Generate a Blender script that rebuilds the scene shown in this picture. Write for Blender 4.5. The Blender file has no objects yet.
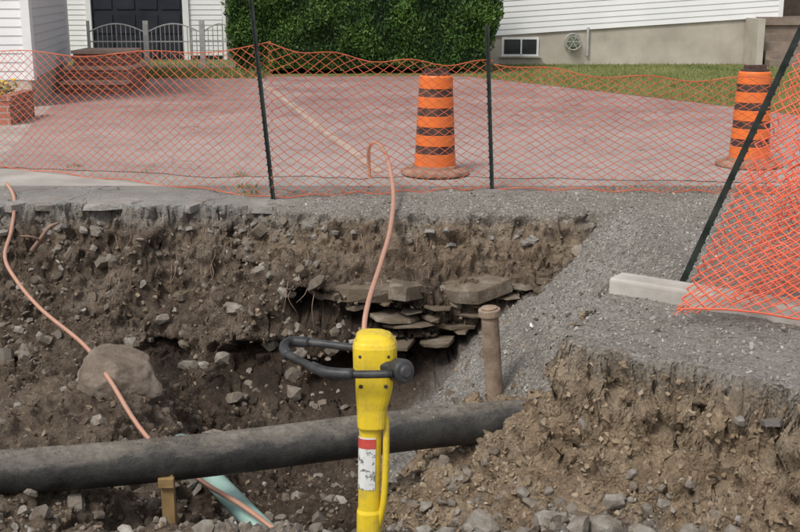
import bpy, bmesh, math, random
import numpy as np
from mathutils import Vector, Matrix, noise, Euler
R=random.Random(7); NR=np.random.RandomState(11)
D=bpy.data; C=bpy.context; SC=C.scene
# ------------------------------------------------------------ helpers
def link(o,parent=None):
    SC.collection.objects.link(o)
    if parent: o.parent=parent
    return o
def empty(name):
    e=D.objects.new(name,None); e.empty_display_size=.2; return link(e)
def mesh(name,v,f,mats,mi=None,parent=None,smooth=False,attrs=None):
    m=D.meshes.new(name); 
    m.from_pydata([tuple(p) for p in v] if not isinstance(v,np.ndarray) else v.tolist(),[],f if isinstance(f,list) else f.tolist())
    for k in (mats if isinstance(mats,(list,tuple)) else [mats]): m.materials.append(k)
    if mi is not None: m.polygons.foreach_set('material_index',mi)
    if smooth: m.polygons.foreach_set('use_smooth',[True]*len(m.polygons))
    if attrs:
        for n,a in attrs.items():
            at=m.color_attributes.new(n,'FLOAT_COLOR','POINT'); at.data.foreach_set('color',np.asarray(a,dtype=np.float32).ravel())
    m.update(); o=D.objects.new(name,m); return link(o,parent)
class MB:
    def __init__(s): s.v=[];s.f=[];s.m=[]
    def add(s,v,f,mi=0):
        o=len(s.v); s.v+= [tuple(p) for p in v]; s.f+=[tuple(i+o for i in q) for q in f]; s.m+=[mi]*len(f)
    def box(s,c,d,mi=0,rot=0,M=None):
        x,y,z=[k/2 for k in d]; v=[Vector((a*x,b*y,g*z)) for a in(-1,1) for b in(-1,1) for g in(-1,1)]
        if M is None: M=Matrix.Rotation(rot,3,'Z')
        v=[M@p+Vector(c) for p in v]
        s.add(v,[(0,1,3,2),(4,6,7,5),(0,4,5,1),(2,3,7,6),(0,2,6,4),(1,5,7,3)],mi)
    def tube(s,pts,r,n=8,mi=0,smooth=True,cap=True,sub=6):
        P=[Vector(p) for p in pts]
        if smooth and len(P)>2:
            Q=[];E=[P[0]*2-P[1]]+P+[P[-1]*2-P[-2]]
            for i in range(1,len(E)-2):
                for k in range(sub):
                    t=k/sub; a,b,c,d=E[i-1:i+3]
                    Q.append(.5*((2*b)+(c-a)*t+(2*a-5*b+4*c-d)*t*t+(3*b-a-3*c+d)*t**3))
            Q.append(P[-1]); P=Q
        o=[];N=len(P); up=Vector((.13,.3,.94)).normalized()
        rr=r if isinstance(r,(list,tuple)) else None
        fr=None
        for i,p in enumerate(P):
            t=(P[min(i+1,N-1)]-P[max(i-1,0)]).normalized()
            if fr is None: fr=t.cross(up).normalized()
            fr=(fr-t*fr.dot(t)).normalized(); b=t.cross(fr)
            ra=r if rr is None else rr[0]+(rr[1]-rr[0])*i/(N-1)
            for k in range(n):
                a=2*math.pi*k/n; o.append(p+fr*math.cos(a)*ra+b*math.sin(a)*ra)
        f=[(i*n+k,i*n+(k+1)%n,(i+1)*n+(k+1)%n,(i+1)*n+k) for i in range(N-1) for k in range(n)]
        if cap: f.append(tuple(range(n))[::-1]); f.append(tuple((N-1)*n+k for k in range(n)))
        s.add(o,f,mi)
    def rev(s,prof,c,n=32,mis=None,mi=0,M=None):
        v=[];f=[];c=Vector(c)
        for r,z in prof:
            for k in range(n):
                a=2*math.pi*k/n; p=Vector((r*math.cos(a),r*math.sin(a),z))
                if M is not None: p=M@p
                v.append(p+c)
        for i in range(len(prof)-1):
            fs=[(i*n+k,i*n+(k+1)%n,(i+1)*n+(k+1)%n,(i+1)*n+k) for k in range(n)]
            f.append((fs,mis[i] if mis else mi))
        base=len(s.v); s.v+=[tuple(p) for p in v]
        for fs,m in f:
            s.f+=[tuple(q+base for q in w) for w in fs]; s.m+=[m]*len(fs)
    def out(s,name,mats,parent=None,smooth=False):
        return mesh(name,s.v,s.f,mats,s.m,parent,smooth)
def bevel(o,w=.01,seg=2):
    b=o.modifiers.new('bev','BEVEL'); b.width=w; b.segments=seg; b.limit_method='ANGLE'; return o
# ------------------------------------------------------------ materials
class NT:
    def __init__(s,name,rough=.9):
        s.m=D.materials.new(name); s.m.use_nodes=True; s.t=s.m.node_tree; s.b=s.t.nodes['Principled BSDF']; s.b.inputs['Roughness'].default_value=rough
        s.co=s.t.nodes.new('ShaderNodeNewGeometry').outputs['Position']; s.b.inputs['Specular IOR Level'].default_value=.3
    def n(s,t,**k):
        x=s.t.nodes.new(t)
        for a,b in k.items(): setattr(x,a,b)
        return x
    def l(s,a,b): s.t.links.new(a,b)
    def noise(s,sc,det=6,rough=.6,vec=None,dist=0):
        x=s.n('ShaderNodeTexNoise'); x.inputs['Scale'].default_value=sc; x.inputs['Detail'].default_value=det; x.inputs['Roughness'].default_value=rough; x.inputs['Distortion'].default_value=dist
        s.l(vec or s.co,x.inputs['Vector']); return x.outputs['Fac']
    def vor(s,sc,feat='F1',out='Distance'):
        x=s.n('ShaderNodeTexVoronoi'); x.feature=feat; x.inputs['Scale'].default_value=sc; s.l(s.co,x.inputs['Vector']); return x.outputs[out]
    def ramp(s,fac,st):
        x=s.n('ShaderNodeValToRGB'); e=x.color_ramp.elements
        while len(e)<len(st): e.new(.5)
        for i,(p,c) in enumerate(st):
            e[i].position=p; e[i].color=(*(c if isinstance(c,tuple) else (c,c,c)),1)
        s.l(fac,x.inputs['Fac']); return x.outputs['Color']
    def mix(s,f,a,b,mode='MIX'):
        x=s.n('ShaderNodeMix',data_type='RGBA',blend_type=mode)
        for v,i in((f,0),(a,6),(b,7)):
            if isinstance(v,(int,float)): x.inputs[i].default_value=v
            elif isinstance(v,tuple): x.inputs[i].default_value=(*v,1)
            else: s.l(v,x.inputs[i])
        return x.outputs[2]
    def math(s,op,a,b=0,clamp=False):
        x=s.n('ShaderNodeMath',operation=op); x.use_clamp=clamp
        for v,i in((a,0),(b,1)):
            if isinstance(v,(int,float)): x.inputs[i].default_value=v
            else: s.l(v,x.inputs[i])
        return x.outputs[0]
    def bump(s,h,st=.5,d=.01,prev=None):
        x=s.n('ShaderNodeBump'); x.inputs['Strength'].default_value=st; x.inputs['Distance'].default_value=d; s.l(h,x.inputs['Height'])
        if prev: s.l(prev,x.inputs['Normal'])
        s.l(x.outputs[0],s.b.inputs['Normal']); return x.outputs[0]
    def col(s,c): s.l(c,s.b.inputs['Base Color']); return s
def simple(name,c1,c2,sc=8,rough=.8,bs=.3,bd=.005,lo=.35,hi=.65,metal=0,det=6):
    k=NT(name,rough); f=k.noise(sc,det); k.col(k.ramp(f,[(lo,c1),(hi,c2)])); k.b.inputs['Metallic'].default_value=metal
    if bs: k.bump(k.noise(sc*4,4),bs,bd)
    return k.m
def terrain_mat():
    k=NT('excavated_ground',.95); at=k.n('ShaderNodeVertexColor',layer_name='mask'); sp=k.n('ShaderNodeSeparateColor'); k.l(at.outputs[0],sp.inputs[0])
    g,p,tan=sp.outputs; wet_shade=at.outputs['Alpha']
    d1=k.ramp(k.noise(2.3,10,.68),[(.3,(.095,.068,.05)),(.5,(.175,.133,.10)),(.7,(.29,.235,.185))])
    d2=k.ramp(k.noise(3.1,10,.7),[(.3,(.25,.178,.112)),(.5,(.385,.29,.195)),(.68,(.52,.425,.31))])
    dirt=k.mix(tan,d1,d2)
    st=k.ramp(k.vor(26,'F1','Color'),[(.2,.4),(.8,1.25)]); 
    dirt=k.mix(.4,dirt,st,'MULTIPLY')
    fine=k.ramp(k.noise(70,6,.75),[(.35,.6),(.65,1.4)]); dirt=k.mix(.65,dirt,fine,'MULTIPLY')
    gv=k.ramp(k.vor(75,'F1','Color'),[(0,(.18,.168,.15)),(.5,(.34,.32,.29)),(1,(.56,.535,.49))])
    gv=k.mix(.55,gv,k.ramp(k.noise(2.2,9,.7),[(.35,(.62,.58,.53)),(.6,(1.1,1.1,1.1))]),'MULTIPLY')
    pv=k.ramp(k.noise(1.6,9,.7),[(.3,(.29,.275,.25)),(.5,(.38,.365,.34)),(.7,(.47,.45,.42))])
    pv=k.mix(.35,pv,k.ramp(k.noise(150,3,.7),[(.3,.5),(.7,1.4)]),'MULTIPLY')
    wv=k.n('ShaderNodeVectorMath',operation='ADD'); nz=k.n('ShaderNodeTexNoise'); nz.inputs['Scale'].default_value=3; k.l(k.co,nz.inputs[0]); k.l(k.co,wv.inputs[0]); k.l(nz.outputs['Color'],wv.inputs[1])
    vx=k.n('ShaderNodeTexVoronoi',feature='DISTANCE_TO_EDGE'); vx.inputs['Scale'].default_value=1.1; k.l(wv.outputs[0],vx.inputs['Vector'])
    pv=k.mix(1,pv,k.ramp(vx.outputs['Distance'],[(.0,.25),(.014,1.0)]),'MULTIPLY')
    c=k.mix(g,dirt,gv); c=k.mix(p,c,pv); c=k.mix(wet_shade,c,k.mix(1,c,(.30,.27,.25),'MULTIPLY')); k.col(c)  # last mix darkens damp soil and paints cavity shade into the colour
    b=k.bump(k.noise(14,10,.75),1,.05); b=k.bump(k.vor(60),.6,.012,b); k.bump(k.noise(120,4,.7),.5,.006,b)
    return k.m
def tint_mat(name,st,dirt=(.19,.145,.105),amt=.55,lo=.42):
    k=NT(name,.9); at=k.n('ShaderNodeVertexColor',layer_name='tint'); sp=k.n('ShaderNodeSeparateColor'); k.l(at.outputs[0],sp.inputs[0])
    c=k.ramp(sp.outputs[0],st); c=k.mix(.4,c,k.ramp(k.noise(30,8,.7),[(.3,.55),(.7,1.35)]),'MULTIPLY')
    c=k.mix(k.ramp(k.noise(7,6,.7),[(lo,0.),(lo+.18,amt)]),c,dirt); k.col(c); b=k.bump(k.noise(18,9,.75),.7,.03); k.bump(k.noise(60,6,.7),.5,.008,b); return k.m
M_T=terrain_mat()
M_ROCK=tint_mat('limestone_rubble',[(0,(.15,.125,.10)),(.5,(.28,.255,.22)),(1,(.48,.455,.41))],amt=.75,lo=.4)
M_LEDGE=tint_mat('bedded_limestone',[(0,(.12,.10,.078)),(.5,(.23,.20,.16)),(1,(.38,.34,.285))],dirt=(.17,.13,.09),amt=.9,lo=.34)
M_GRAV=tint_mat('crushed_stone',[(0,(.20,.19,.17)),(.5,(.36,.34,.31)),(1,(.6,.58,.535))],amt=.25)
M_ASPH=tint_mat('old_asphalt',[(0,(.20,.19,.175)),(1,(.38,.36,.335))],amt=.4)
M_CLOD=tint_mat('soil_clods',[(0,(.11,.08,.055)),(.5,(.21,.16,.113)),(1,(.36,.285,.205))],amt=.3)
M_CLODT=tint_mat('sandy_soil_clods',[(0,(.22,.155,.098)),(.5,(.36,.27,.18)),(1,(.5,.41,.3))],dirt=(.36,.27,.18),amt=.3)
M_CONC=simple('weathered_concrete',(.36,.335,.30),(.52,.49,.445),4,.9,.4,.006)
k=NT('red_driveway_surface',.92)
c=k.ramp(k.noise(.7,8,.65),[(.3,(.25,.168,.155)),(.5,(.315,.225,.21)),(.7,(.40,.32,.30))])
c=k.mix(.4,c,k.ramp(k.vor(70,'F1','Color'),[(.1,.6),(.9,1.4)]),'MULTIPLY')
sx=k.n('ShaderNodeSeparateXYZ'); k.l(k.co,sx.inputs[0])
fr=k.n('ShaderNodeMapRange'); k.l(k.math('ADD',sx.outputs[1],k.math('MULTIPLY',k.noise(1.2,6),3.0)),fr.inputs[0]); fr.inputs[1].default_value=10.6; fr.inputs[2].default_value=17; fr.inputs[3].default_value=.85; fr.inputs[4].default_value=0
c=k.mix(fr.outputs[0],c,k.ramp(k.noise(60,4,.7),[(.3,(.32,.28,.26)),(.7,(.49,.44,.415))]))
dk=k.ramp(k.noise(2.5,10,.75),[(.33,.62),(.5,1.05)]); c=k.mix(.7,c,dk,'MULTIPLY')
wv=k.n('ShaderNodeVectorMath',operation='ADD'); nz=k.n('ShaderNodeTexNoise'); nz.inputs['Scale'].default_value=2; k.l(k.co,nz.inputs[0]); k.l(k.co,wv.inputs[0]); k.l(nz.outputs['Color'],wv.inputs[1])
vx=k.n('ShaderNodeTexVoronoi',feature='DISTANCE_TO_EDGE'); vx.inputs['Scale'].default_value=.45; k.l(wv.outputs[0],vx.inputs['Vector'])
c=k.mix(1,c,k.ramp(vx.outputs['Distance'],[(.0,.5),(.006,1.0)]),'MULTIPLY'); k.col(c); k.bump(k.vor(70),.4,.008)
M_DRIVE=k.m
k=NT('siding_white',.55); k.col(k.ramp(k.noise(1.2,5),[(.3,(.74,.75,.76)),(.7,(.82,.82,.82))])); M_SID=k.m
k=NT('siding_grey',.6); k.col(k.ramp(k.noise(1.2,5),[(.3,(.58,.58,.6)),(.7,(.66,.65,.66))])); M_SIDG=k.m
M_TRIM=simple('white_trim',(.72,.72,.72),(.8,.8,.8),3,.5,0)
M_FOUND=simple('parged_foundation',(.38,.34,.29),(.52,.475,.41),1.5,.9,.3,.01)
M_ROOF=simple('roof_shingles',(.06,.055,.05),(.12,.11,.1),6,.9)
M_DARK=simple('dark_door_paint',(.018,.02,.03),(.03,.033,.045),3,.5,0)
k=NT('window_glass',.08); k.col(k.ramp(k.noise(3,2),[(.3,(.02,.025,.03)),(.7,(.05,.055,.06))])); M_GLASS=k.m
k=NT('lawn',.95); c=k.ramp(k.noise(.9,9,.7),[(.3,(.10,.135,.035)),(.5,(.16,.185,.055)),(.7,(.26,.24,.095))]); k.col(c); k.bump(k.noise(60,4),.6,.02); M_LAWN=k.m
def leafmat(name,a,b,sc=2):
    k=NT(name,.6); at=k.n('ShaderNodeVertexColor',layer_name='tint'); sp=k.n('ShaderNodeSeparateColor'); k.l(at.outputs[0],sp.inputs[0]); k.col(k.ramp(sp.outputs[0],[(0,a),(1,b)])); return k.m
M_HEDGE=leafmat('cedar_foliage',(.018,.05,.012),(.095,.185,.035)); M_HCORE=simple('hedge_interior',(.006,.014,.005),(.014,.03,.008),8,.9)
M_GRASS=leafmat('grass_blades',(.10,.13,.035),(.30,.30,.12)); M_FLOW=simple('yellow_petals',(.7,.45,.03),(.8,.6,.05),20,.6,0)
k=NT('brick',.9); tc=k.n('ShaderNodeTexBrick'); mp=k.n('ShaderNodeSeparateXYZ'); k.l(k.co,mp.inputs[0]); cb=k.n('ShaderNodeCombineXYZ'); k.l(k.math('ADD',mp.outputs[0],mp.outputs[1]),cb.inputs[0]); k.l(mp.outputs[2],cb.inputs[1]); k.l(cb.outputs[0],tc.inputs[0])
tc.inputs['Scale'].default_value=1; tc.inputs['Brick Width'].default_value=.21; tc.inputs['Row Height'].default_value=.075; tc.inputs['Mortar Size'].default_value=.008
tc.inputs['Color1'].default_value=(.25,.095,.07,1); tc.inputs['Color2'].default_value=(.36,.16,.12,1); tc.inputs['Mortar'].default_value=(.35,.32,.28,1); k.col(tc.outputs[0]); M_BRICK=k.m
k=NT('safety_fence_plastic_old',.5); k.col(k.ramp(k.noise(5,4),[(.3,(.56,.12,.055)),(.7,(.72,.2,.10))])); M_ORF0=k.m
k=NT('safety_fence_plastic',.45); k.col(k.ramp(k.noise(5,4),[(.3,(.74,.14,.075)),(.7,(.84,.22,.13))])); M_ORF=k.m
k=NT('barrel_orange',.45); k.col(k.mix(k.ramp(k.noise(9,8,.7),[(.45,0.),(.75,.55)]),(.80,.18,.035),(.36,.16,.09))); M_OR=k.m
M_BAND=simple('barrel_band_dark',(.035,.025,.025),(.11,.065,.05),10,.5,0)
M_BASE=simple('barrel_base_rubber',(.20,.12,.085),(.40,.27,.21),7,.85,.3,.01)
k=NT('copper',.38); k.b.inputs['Metallic'].default_value=.45; k.col(k.mix(k.ramp(k.noise(14,6),[(.4,0.),(.7,.6)]),(.76,.42,.30),(.5,.33,.25))); M_COP=k.m
M_STAKE=simple('stake_dark_steel',(.012,.02,.016),(.04,.05,.045),12,.6,0)
M_RUST=simple('rusty_iron',(.19,.14,.10),(.37,.28,.21),9,.9,.5,.01)
M_WOOD=simple('wood_stake_old',(.16,.1,.04),(.3,.2,.09),6,.9)
M_TEAL=simple('teal_pvc',(.26,.44,.40),(.40,.57,.51),4,.4,0)
k=NT('dusty_black_pipe',.5); geo=k.n('ShaderNodeNewGeometry'); sx=k.n('ShaderNodeSeparateXYZ'); k.l(geo.outputs['Normal'],sx.inputs[0]); px_=k.n('ShaderNodeSeparateXYZ'); k.l(k.co,px_.inputs[0])
c=k.ramp(k.noise(6,9,.75),[(.35,(.016,.016,.017)),(.62,(.06,.057,.052)),(.8,(.12,.11,.095))])
cb=k.n('ShaderNodeMapping'); k.l(k.co,cb.inputs[0]); cb.inputs['Scale'].default_value=(1,1,3)
f=k.math('ADD',k.math('MULTIPLY',sx.outputs[2],.62),k.math('MULTIPLY',k.noise(3.2,12,.82,cb.outputs[0]),1.7)); f=k.math('SUBTRACT',f,k.math('MULTIPLY',px_.outputs[0],.05)); f=k.ramp(f,[(1.18-.0,0.),(1.2,.0)]) if False else k.n('ShaderNodeMapRange') if False else f
mr=k.n('ShaderNodeMapRange'); k.l(f,mr.inputs[0]); mr.inputs[1].default_value=1.15; mr.inputs[2].default_value=1.6; mr.inputs[3].default_value=0; mr.inputs[4].default_value=.9
c=k.mix(mr.outputs[0],c,k.ramp(k.noise(25,6,.7),[(.3,(.15,.13,.105)),(.7,(.29,.26,.22))])); k.col(c); b=k.bump(k.noise(9,9,.75),.5,.02); k.bump(k.noise(40,8,.7),.5,.006,b); M_PIPE=k.m
k=NT('yellow_paint',.42); k.col(k.mix(k.ramp(k.noise(16,9,.75),[(.46,0.),(.66,.65)]),(.76,.55,.03),(.36,.27,.10))); k.bump(k.noise(40,4),.1,.003); M_YEL=k.m
M_RUB=simple('black_rubber',(.02,.02,.022),(.07,.07,.072),14,.45,.2,.003)
k=NT('sticker',.5); k.col(k.ramp(k.noise(55,3,.6),[(.50,(.7,.7,.68)),(.56,(.62,.62,.6)),(.6,(.2,.2,.2))])); M_STK=k.m
M_RED=simple('red_print',(.5,.06,.05),(.6,.1,.08),20,.5,0)
# ------------------------------------------------------------ terrain
X0,X1,Y0,Y1=-4.2,4.2,2.2,9.2
nx,ny=640,540
POLY=np.array([(1.2,6.0),(1.0,5.5),(.84,5.02),(1.12,4.72),(1.62,4.3),(2.0,3.6),(2.1,2.0),(6,2.0),(6,6.6)])
def sdf(x,y):
    d=np.full(x.shape,1e9); ins=np.zeros(x.shape,bool); n=len(POLY)
    for i in range(n):
        a=POLY[i];b=POLY[(i+1)%n]; e=b-a; t=np.clip(((x-a[0])*e[0]+(y-a[1])*e[1])/(e@e),0,1)
        d=np.minimum(d,np.hypot(x-a[0]-t*e[0],y-a[1]-t*e[1]))
        c=((a[1]>y)!=(b[1]>y)); xx=a[0]+(y-a[1])*e[0]/(e[1] if e[1]!=0 else 1e-9); ins^=(c&(x<xx))
    return np.where(ins,-d,d)
def wob(x,y,s,seed=0,o=4):
    out=np.empty(x.size); xs=x.ravel();ys=y.ravel()
    for i in range(x.size): out[i]=noise.fractal(Vector((xs[i]*s+seed,ys[i]*s,seed*1.7)),.9,2.1,o)
    return out.reshape(x.shape)
def sm(a,b,x): t=np.clip((x-a)/(b-a),0,1); return t*t*(3-2*t)
def layers(x,y,w1,w2):
    yE=np.interp(x,[-4.2,-3.1,-2.3,-1.6,-.8,0,1,1.6,2.0,4.2],[8.3,8.35,8.42,8.35,8.15,8.1,8.15,8.1,7.55,7.0])
    d=yE-y+w1*.16+w2*.07
    zl=np.interp(d,[0,.02,.10,.24,.5,.9,1.15,1.8],[0,-.08,-.26,-.5,-.78,-1.0,-1.12,-1.3])
    zc=np.interp(d,[0,.12,.40,.56,.62,.78,1.0,1.4],[0,-.15,-.40,-.48,-.76,-.92,-1.2,-1.36])
    w=sm(-1.5,-.7,x); back=zl*(1-w)+zc*w
    ramp=np.clip(-1.05+(x-.2)*.72+w1*.07,-1.4,0)-np.clip(4.85-y,0,3)*.9
    lled=np.where(x<-1.5,-.68+np.clip(-2.4-x,0,2)*.35,-.68-(x+1.5)*.95)-np.clip(y-6.2,0,9)*.45+w1*.14
    fg=-.64-np.clip(y-4.35,0,9)*.85+np.interp(y,[2.2,2.35,2.9],[.7,.66,0])+w1*.05
    sd=sdf(x,y)+w1*.10+w2*.07
    md=np.interp(sd,[0,.02,.08,.2,.40,.8,1.3],[0,-.12,-.34,-.52,-.62,-.87,-1.4])
    lx=np.interp(x,[-4.2,-4.0,-3.7],[0,0,-2.])
    return np.stack([back,ramp,lled,fg,md,lx,np.full(x.shape,-1.34)+w1*.1]),d,sd
gx=np.linspace(X0,X1,nx); gy=np.linspace(Y0,Y1,ny); GX,GY=np.meshgrid(gx,gy)
W1=wob(GX,GY,1.3,3,3); W2=wob(GX,GY,6,9,3)
L,DD,SD=layers(GX,GY,W1,W2)
ZB=np.minimum(L.max(0),0); AM=L.argmax(0)
flat=ZB>-.004
dy,dx=np.gradient(ZB,gy,gx); N=np.stack([-dx,-dy,np.ones_like(dx)],-1); N/=np.linalg.norm(N,axis=-1,keepdims=True)
amp=sm(0,.06,-ZB); gravelly=((AM==1)&~flat)
P=np.stack([GX,GY,ZB],-1).reshape(-1,3); Nf=N.reshape(-1,3); af=amp.ravel(); gf=gravelly.ravel(); amr=AM.ravel()
disp=np.zeros(len(P))
for i in range(len(P)):
    a=af[i]
    if a<=0: continue
    p=Vector(P[i]); 
    q=Vector((p.x*5,p.y*5,p.z*8)); n1=noise.noise(q); n2=noise.fractal(p*14,.7,2.2,4)
    if gf[i]: disp[i]=a*(n1*.018+n2*.010)
    else:
        n3=abs(noise.noise(p*9+Vector((5,1,2))))
        disp[i]=a*(n1*.06+n2*.036-n3*.055)
        if amr[i]==4:
            n4=noise.noise(Vector((p.x*7,p.y*7,p.z*2.5))); n5=noise.cell(Vector((p.x*9+n2,p.y*9,p.z*7+n1)))
            disp[i]+=a*(n4*.075+n5*.035)
        elif P[i][1]>6.3:
            disp[i]+=a*(.03*noise.cell(Vector((p.x*7+n1*1.5,p.y*7,p.z*11+n2)))+.03*noise.noise(Vector((p.x*3,p.y*3,p.z*16))))
P=P+Nf*disp[:,None]
hol=np.zeros(len(P))
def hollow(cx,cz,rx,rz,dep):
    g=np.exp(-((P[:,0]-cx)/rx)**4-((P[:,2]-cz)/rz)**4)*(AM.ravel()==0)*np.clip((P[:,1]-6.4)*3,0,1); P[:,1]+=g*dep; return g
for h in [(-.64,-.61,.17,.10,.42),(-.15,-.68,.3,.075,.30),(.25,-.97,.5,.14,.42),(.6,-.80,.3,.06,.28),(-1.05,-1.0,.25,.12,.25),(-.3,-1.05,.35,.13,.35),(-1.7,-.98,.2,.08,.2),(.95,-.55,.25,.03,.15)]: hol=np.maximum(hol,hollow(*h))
edge=np.minimum.reduce([GX-X0,X1-GX,GY-Y0,Y1-GY]).ravel()
flatd=np.where(af<1,(1-af),0)*np.minimum(1,edge/.3)*( W2.ravel()*.012-.004)
P[:,2]+=flatd
P[edge<1e-6,2]=0
n01=W2.ravel()*.35+W1.ravel()*.4
x=GX.ravel();y=GY.ravel();z=ZB.ravel();am=AM.ravel();dd=DD.ravel();sd=SD.ravel()
grav=np.where((am==1)&(z<-.004),1.,0.)
top=(z>=-.05)
gtop=np.where(top,sm(-1.1,-.6,x+n01*.6),0)*np.where((x<1.6)&(sd>0),1-sm(8.75,9.1,y+n01*.5),1)
grav=np.maximum(grav,gtop*.9)
pave=np.where(top,1,0)*(1-gtop)
pave=np.maximum(pave,np.where(top&(sd<0)&(n01>-.1),.45,0))
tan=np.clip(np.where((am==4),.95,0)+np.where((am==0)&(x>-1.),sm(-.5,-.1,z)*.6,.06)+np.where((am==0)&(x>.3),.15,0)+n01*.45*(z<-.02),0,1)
wet_shade=np.clip(sm(.75,1.2,-z)*.6+np.where((am==0)&(dd>.56)&(dd<.8)&(x>-1.1),.5,0)+n01*.4*(z<-.05)+hol*.9,0,1)*(1-grav*.8)  # damp lower soil, plus shade painted into the wall hollows
wet_shade=np.where(am==4,wet_shade*.35,wet_shade)
grav=np.maximum(grav,np.where((am==0)&(x>-1)&(z>-.2)&(z<0),sm(.1,.5,.4+n01)*.7*(1-sm(.05,.25,-z)),0))
grav=np.maximum(grav,np.where((am==0)&(x<=-1)&(z>-.14)&(z<0),.7,0))
grav=np.maximum(grav,np.where(((am==3)|(am==6))&(y<5.4)&(x>-.8),sm(-.1,.25,n01)*.6,0))
def box5(a):
    a=a.reshape(ny,nx); b=a.copy()
    for _ in range(2):
        b[1:-1,1:-1]=(b[1:-1,1:-1]+b[:-2,1:-1]+b[2:,1:-1]+b[1:-1,:-2]+b[1:-1,2:])/5
    return b.ravel()
mask=np.stack([box5(grav),box5(pave),box5(tan),box5(wet_shade)],-1)
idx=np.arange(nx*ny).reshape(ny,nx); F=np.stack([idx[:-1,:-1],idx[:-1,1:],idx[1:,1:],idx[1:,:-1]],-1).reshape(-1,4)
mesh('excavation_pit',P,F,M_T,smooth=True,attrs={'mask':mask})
B=180
xs=[-B,X0,X1,B]; ys=[-B,Y0,Y1,B]; v=[(a,b,0) for b in ys for a in xs]
f=[(j*4+i,j*4+i+1,(j+1)*4+i+1,(j+1)*4+i) for j in range(3) for i in range(3) if not(i==1 and j==1)]
M_GR=simple('roadside_ground',(.29,.275,.25),(.45,.43,.4),1.6,.95,.5,.01,det=10)
mesh('ground',v,f,M_GR)
# ------------------------------------------------------------ rocks
def fin(bm):
    res=bmesh.ops.convex_hull(bm,input=bm.verts)
    bmesh.ops.delete(bm,geom=[g for g in set(res['geom_interior']+res['geom_unused']) if isinstance(g,bmesh.types.BMVert)],context='VERTS')
    bm.verts.index_update(); V=np.array([v.co[:] for v in bm.verts]); Fc=np.array([[v.index for v in f.verts] for f in bm.faces if len(f.verts)==3]); bm.free(); return V,Fc
def hullv(n,sx,sy,sz,seed,sph=.5):
    r=random.Random(seed); bm=bmesh.new()
    for i in range(n):
        p=Vector((r.uniform(-1,1),r.uniform(-1,1),r.uniform(-1,1)))
        m=max(abs(p.x),abs(p.y),abs(p.z)); p=(p/m).lerp(p.normalized()*1.1,sph)*r.uniform(.85,1)
        bm.verts.new((p.x*sx,p.y*sy,p.z*sz))
    return fin(bm)
def flatv(seed):
    # irregular slab: polygonal outline with two slightly different faces
    r=random.Random(seed); bm=bmesh.new(); n=r.randint(6,9)
    for i in range(n):
        a=2*math.pi*(i+r.uniform(-.3,.3))/n; rad=r.uniform(.75,1.1); 
        for s in(-1,1): q=rad*r.uniform(.82,1); bm.verts.new((math.cos(a)*q,math.sin(a)*q,s*r.uniform(.6,1)))
    return fin(bm)
ROCKS=[hullv(26,1,.8,.55+.1*(i%3),i,.45) for i in range(10)]; GR=[hullv(8,1,.85,.7,50+i) for i in range(5)]; SLAB=[flatv(90+i) for i in range(12)]
def rocks(name,items,lib,mat):
    V=[];Fc=[];T=[];o=0
    for i,(p,s,e,t) in enumerate(items):
        v,f=lib[i%len(lib)]; m=np.array(Euler(e).to_matrix()); w=(v*np.array(s))@m.T+np.array(p)
        V.append(w);Fc.append(f+o);o+=len(w);T.append(np.tile([t,t,t,1],(len(w),1)))
    return mesh(name,np.concatenate(V),np.concatenate(Fc),mat,attrs={'tint':np.concatenate(T)})
def pick(w,n):
    w=w/w.sum(); return NR.choice(len(w),n,p=w)
area=1/np.maximum(Nf[:,2],.15)
dirtw=np.where(z<-.05,1.,0)*area*(1-grav*.8)*(1-hol)
bw=dirtw*np.where(am==0,1,.5)*(.15+np.clip(W1.ravel()+.5,0,2)**3)*np.where(x<-.3,1.6,.45)*np.where((am==4)&(y<5.4),.05,1)*np.where((am==0)&(x>-.6)&(z>-.42),.1,1)
it=[]
for i in pick(bw,2000):
    s=.014+.045*R.random()**3
    if R.random()<.06: s*=1.9
    it.append((P[i]-Nf[i]*s*.12,(s,s*R.uniform(.7,1),s*R.uniform(.5,1)),(R.uniform(-.9,.9),R.uniform(-.9,.9),R.uniform(0,6.3)),R.random()**1.2))
rocks('rubble_stones',it,ROCKS+SLAB[:5],M_ROCK)
it=[]
for i in pick(dirtw*np.where(am==4,0,1),13000):
    s=.005+.022*R.random()**3
    it.append((P[i]+Nf[i]*s*.1,(s,s,s),(R.uniform(-3,3),R.uniform(-3,3),R.uniform(0,6.3)),R.random()))
rocks('soil_clods',it,GR,M_CLOD)
it=[]
for i in pick(dirtw*np.where(am==4,1,0),7000):
    s=.004+.020*R.random()**3.2
    it.append((P[i]+Nf[i]*s*.1,(s,s,s),(R.uniform(-3,3),R.uniform(-3,3),R.uniform(0,6.3)),R.random()))
rocks('sandy_soil_clods',it,GR,M_CLODT)
it=[]
gw=grav*np.where(y>4.3,1,.3)*np.where(x<3.4,1,.1)*np.where(x>-1.5,1,.3)
for i in pick(gw,23000):
    s=.003+.009*R.random()**2
    if R.random()<.01: s*=2.2
    it.append((P[i]+Nf[i]*s*.3,(s,s,s),(R.uniform(-3,3),R.uniform(-3,3),R.uniform(0,6.3)),R.random()))
rocks('gravel',it,GR,M_GRAV)
def surf(px,py):
    i=int(round((px-X0)/(X1-X0)*(nx-1))); j=int(round((py-Y0)/(Y1-Y0)*(ny-1))); return P[j*nx+i]
def wally(px,zz):
    i=int(round((px-X0)/(X1-X0)*(nx-1))); col=ZB[:,i]
    for j in range(ny-1,0,-1):
        if col[j]<zz: return gy[j]
    return 7
it=[]
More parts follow.
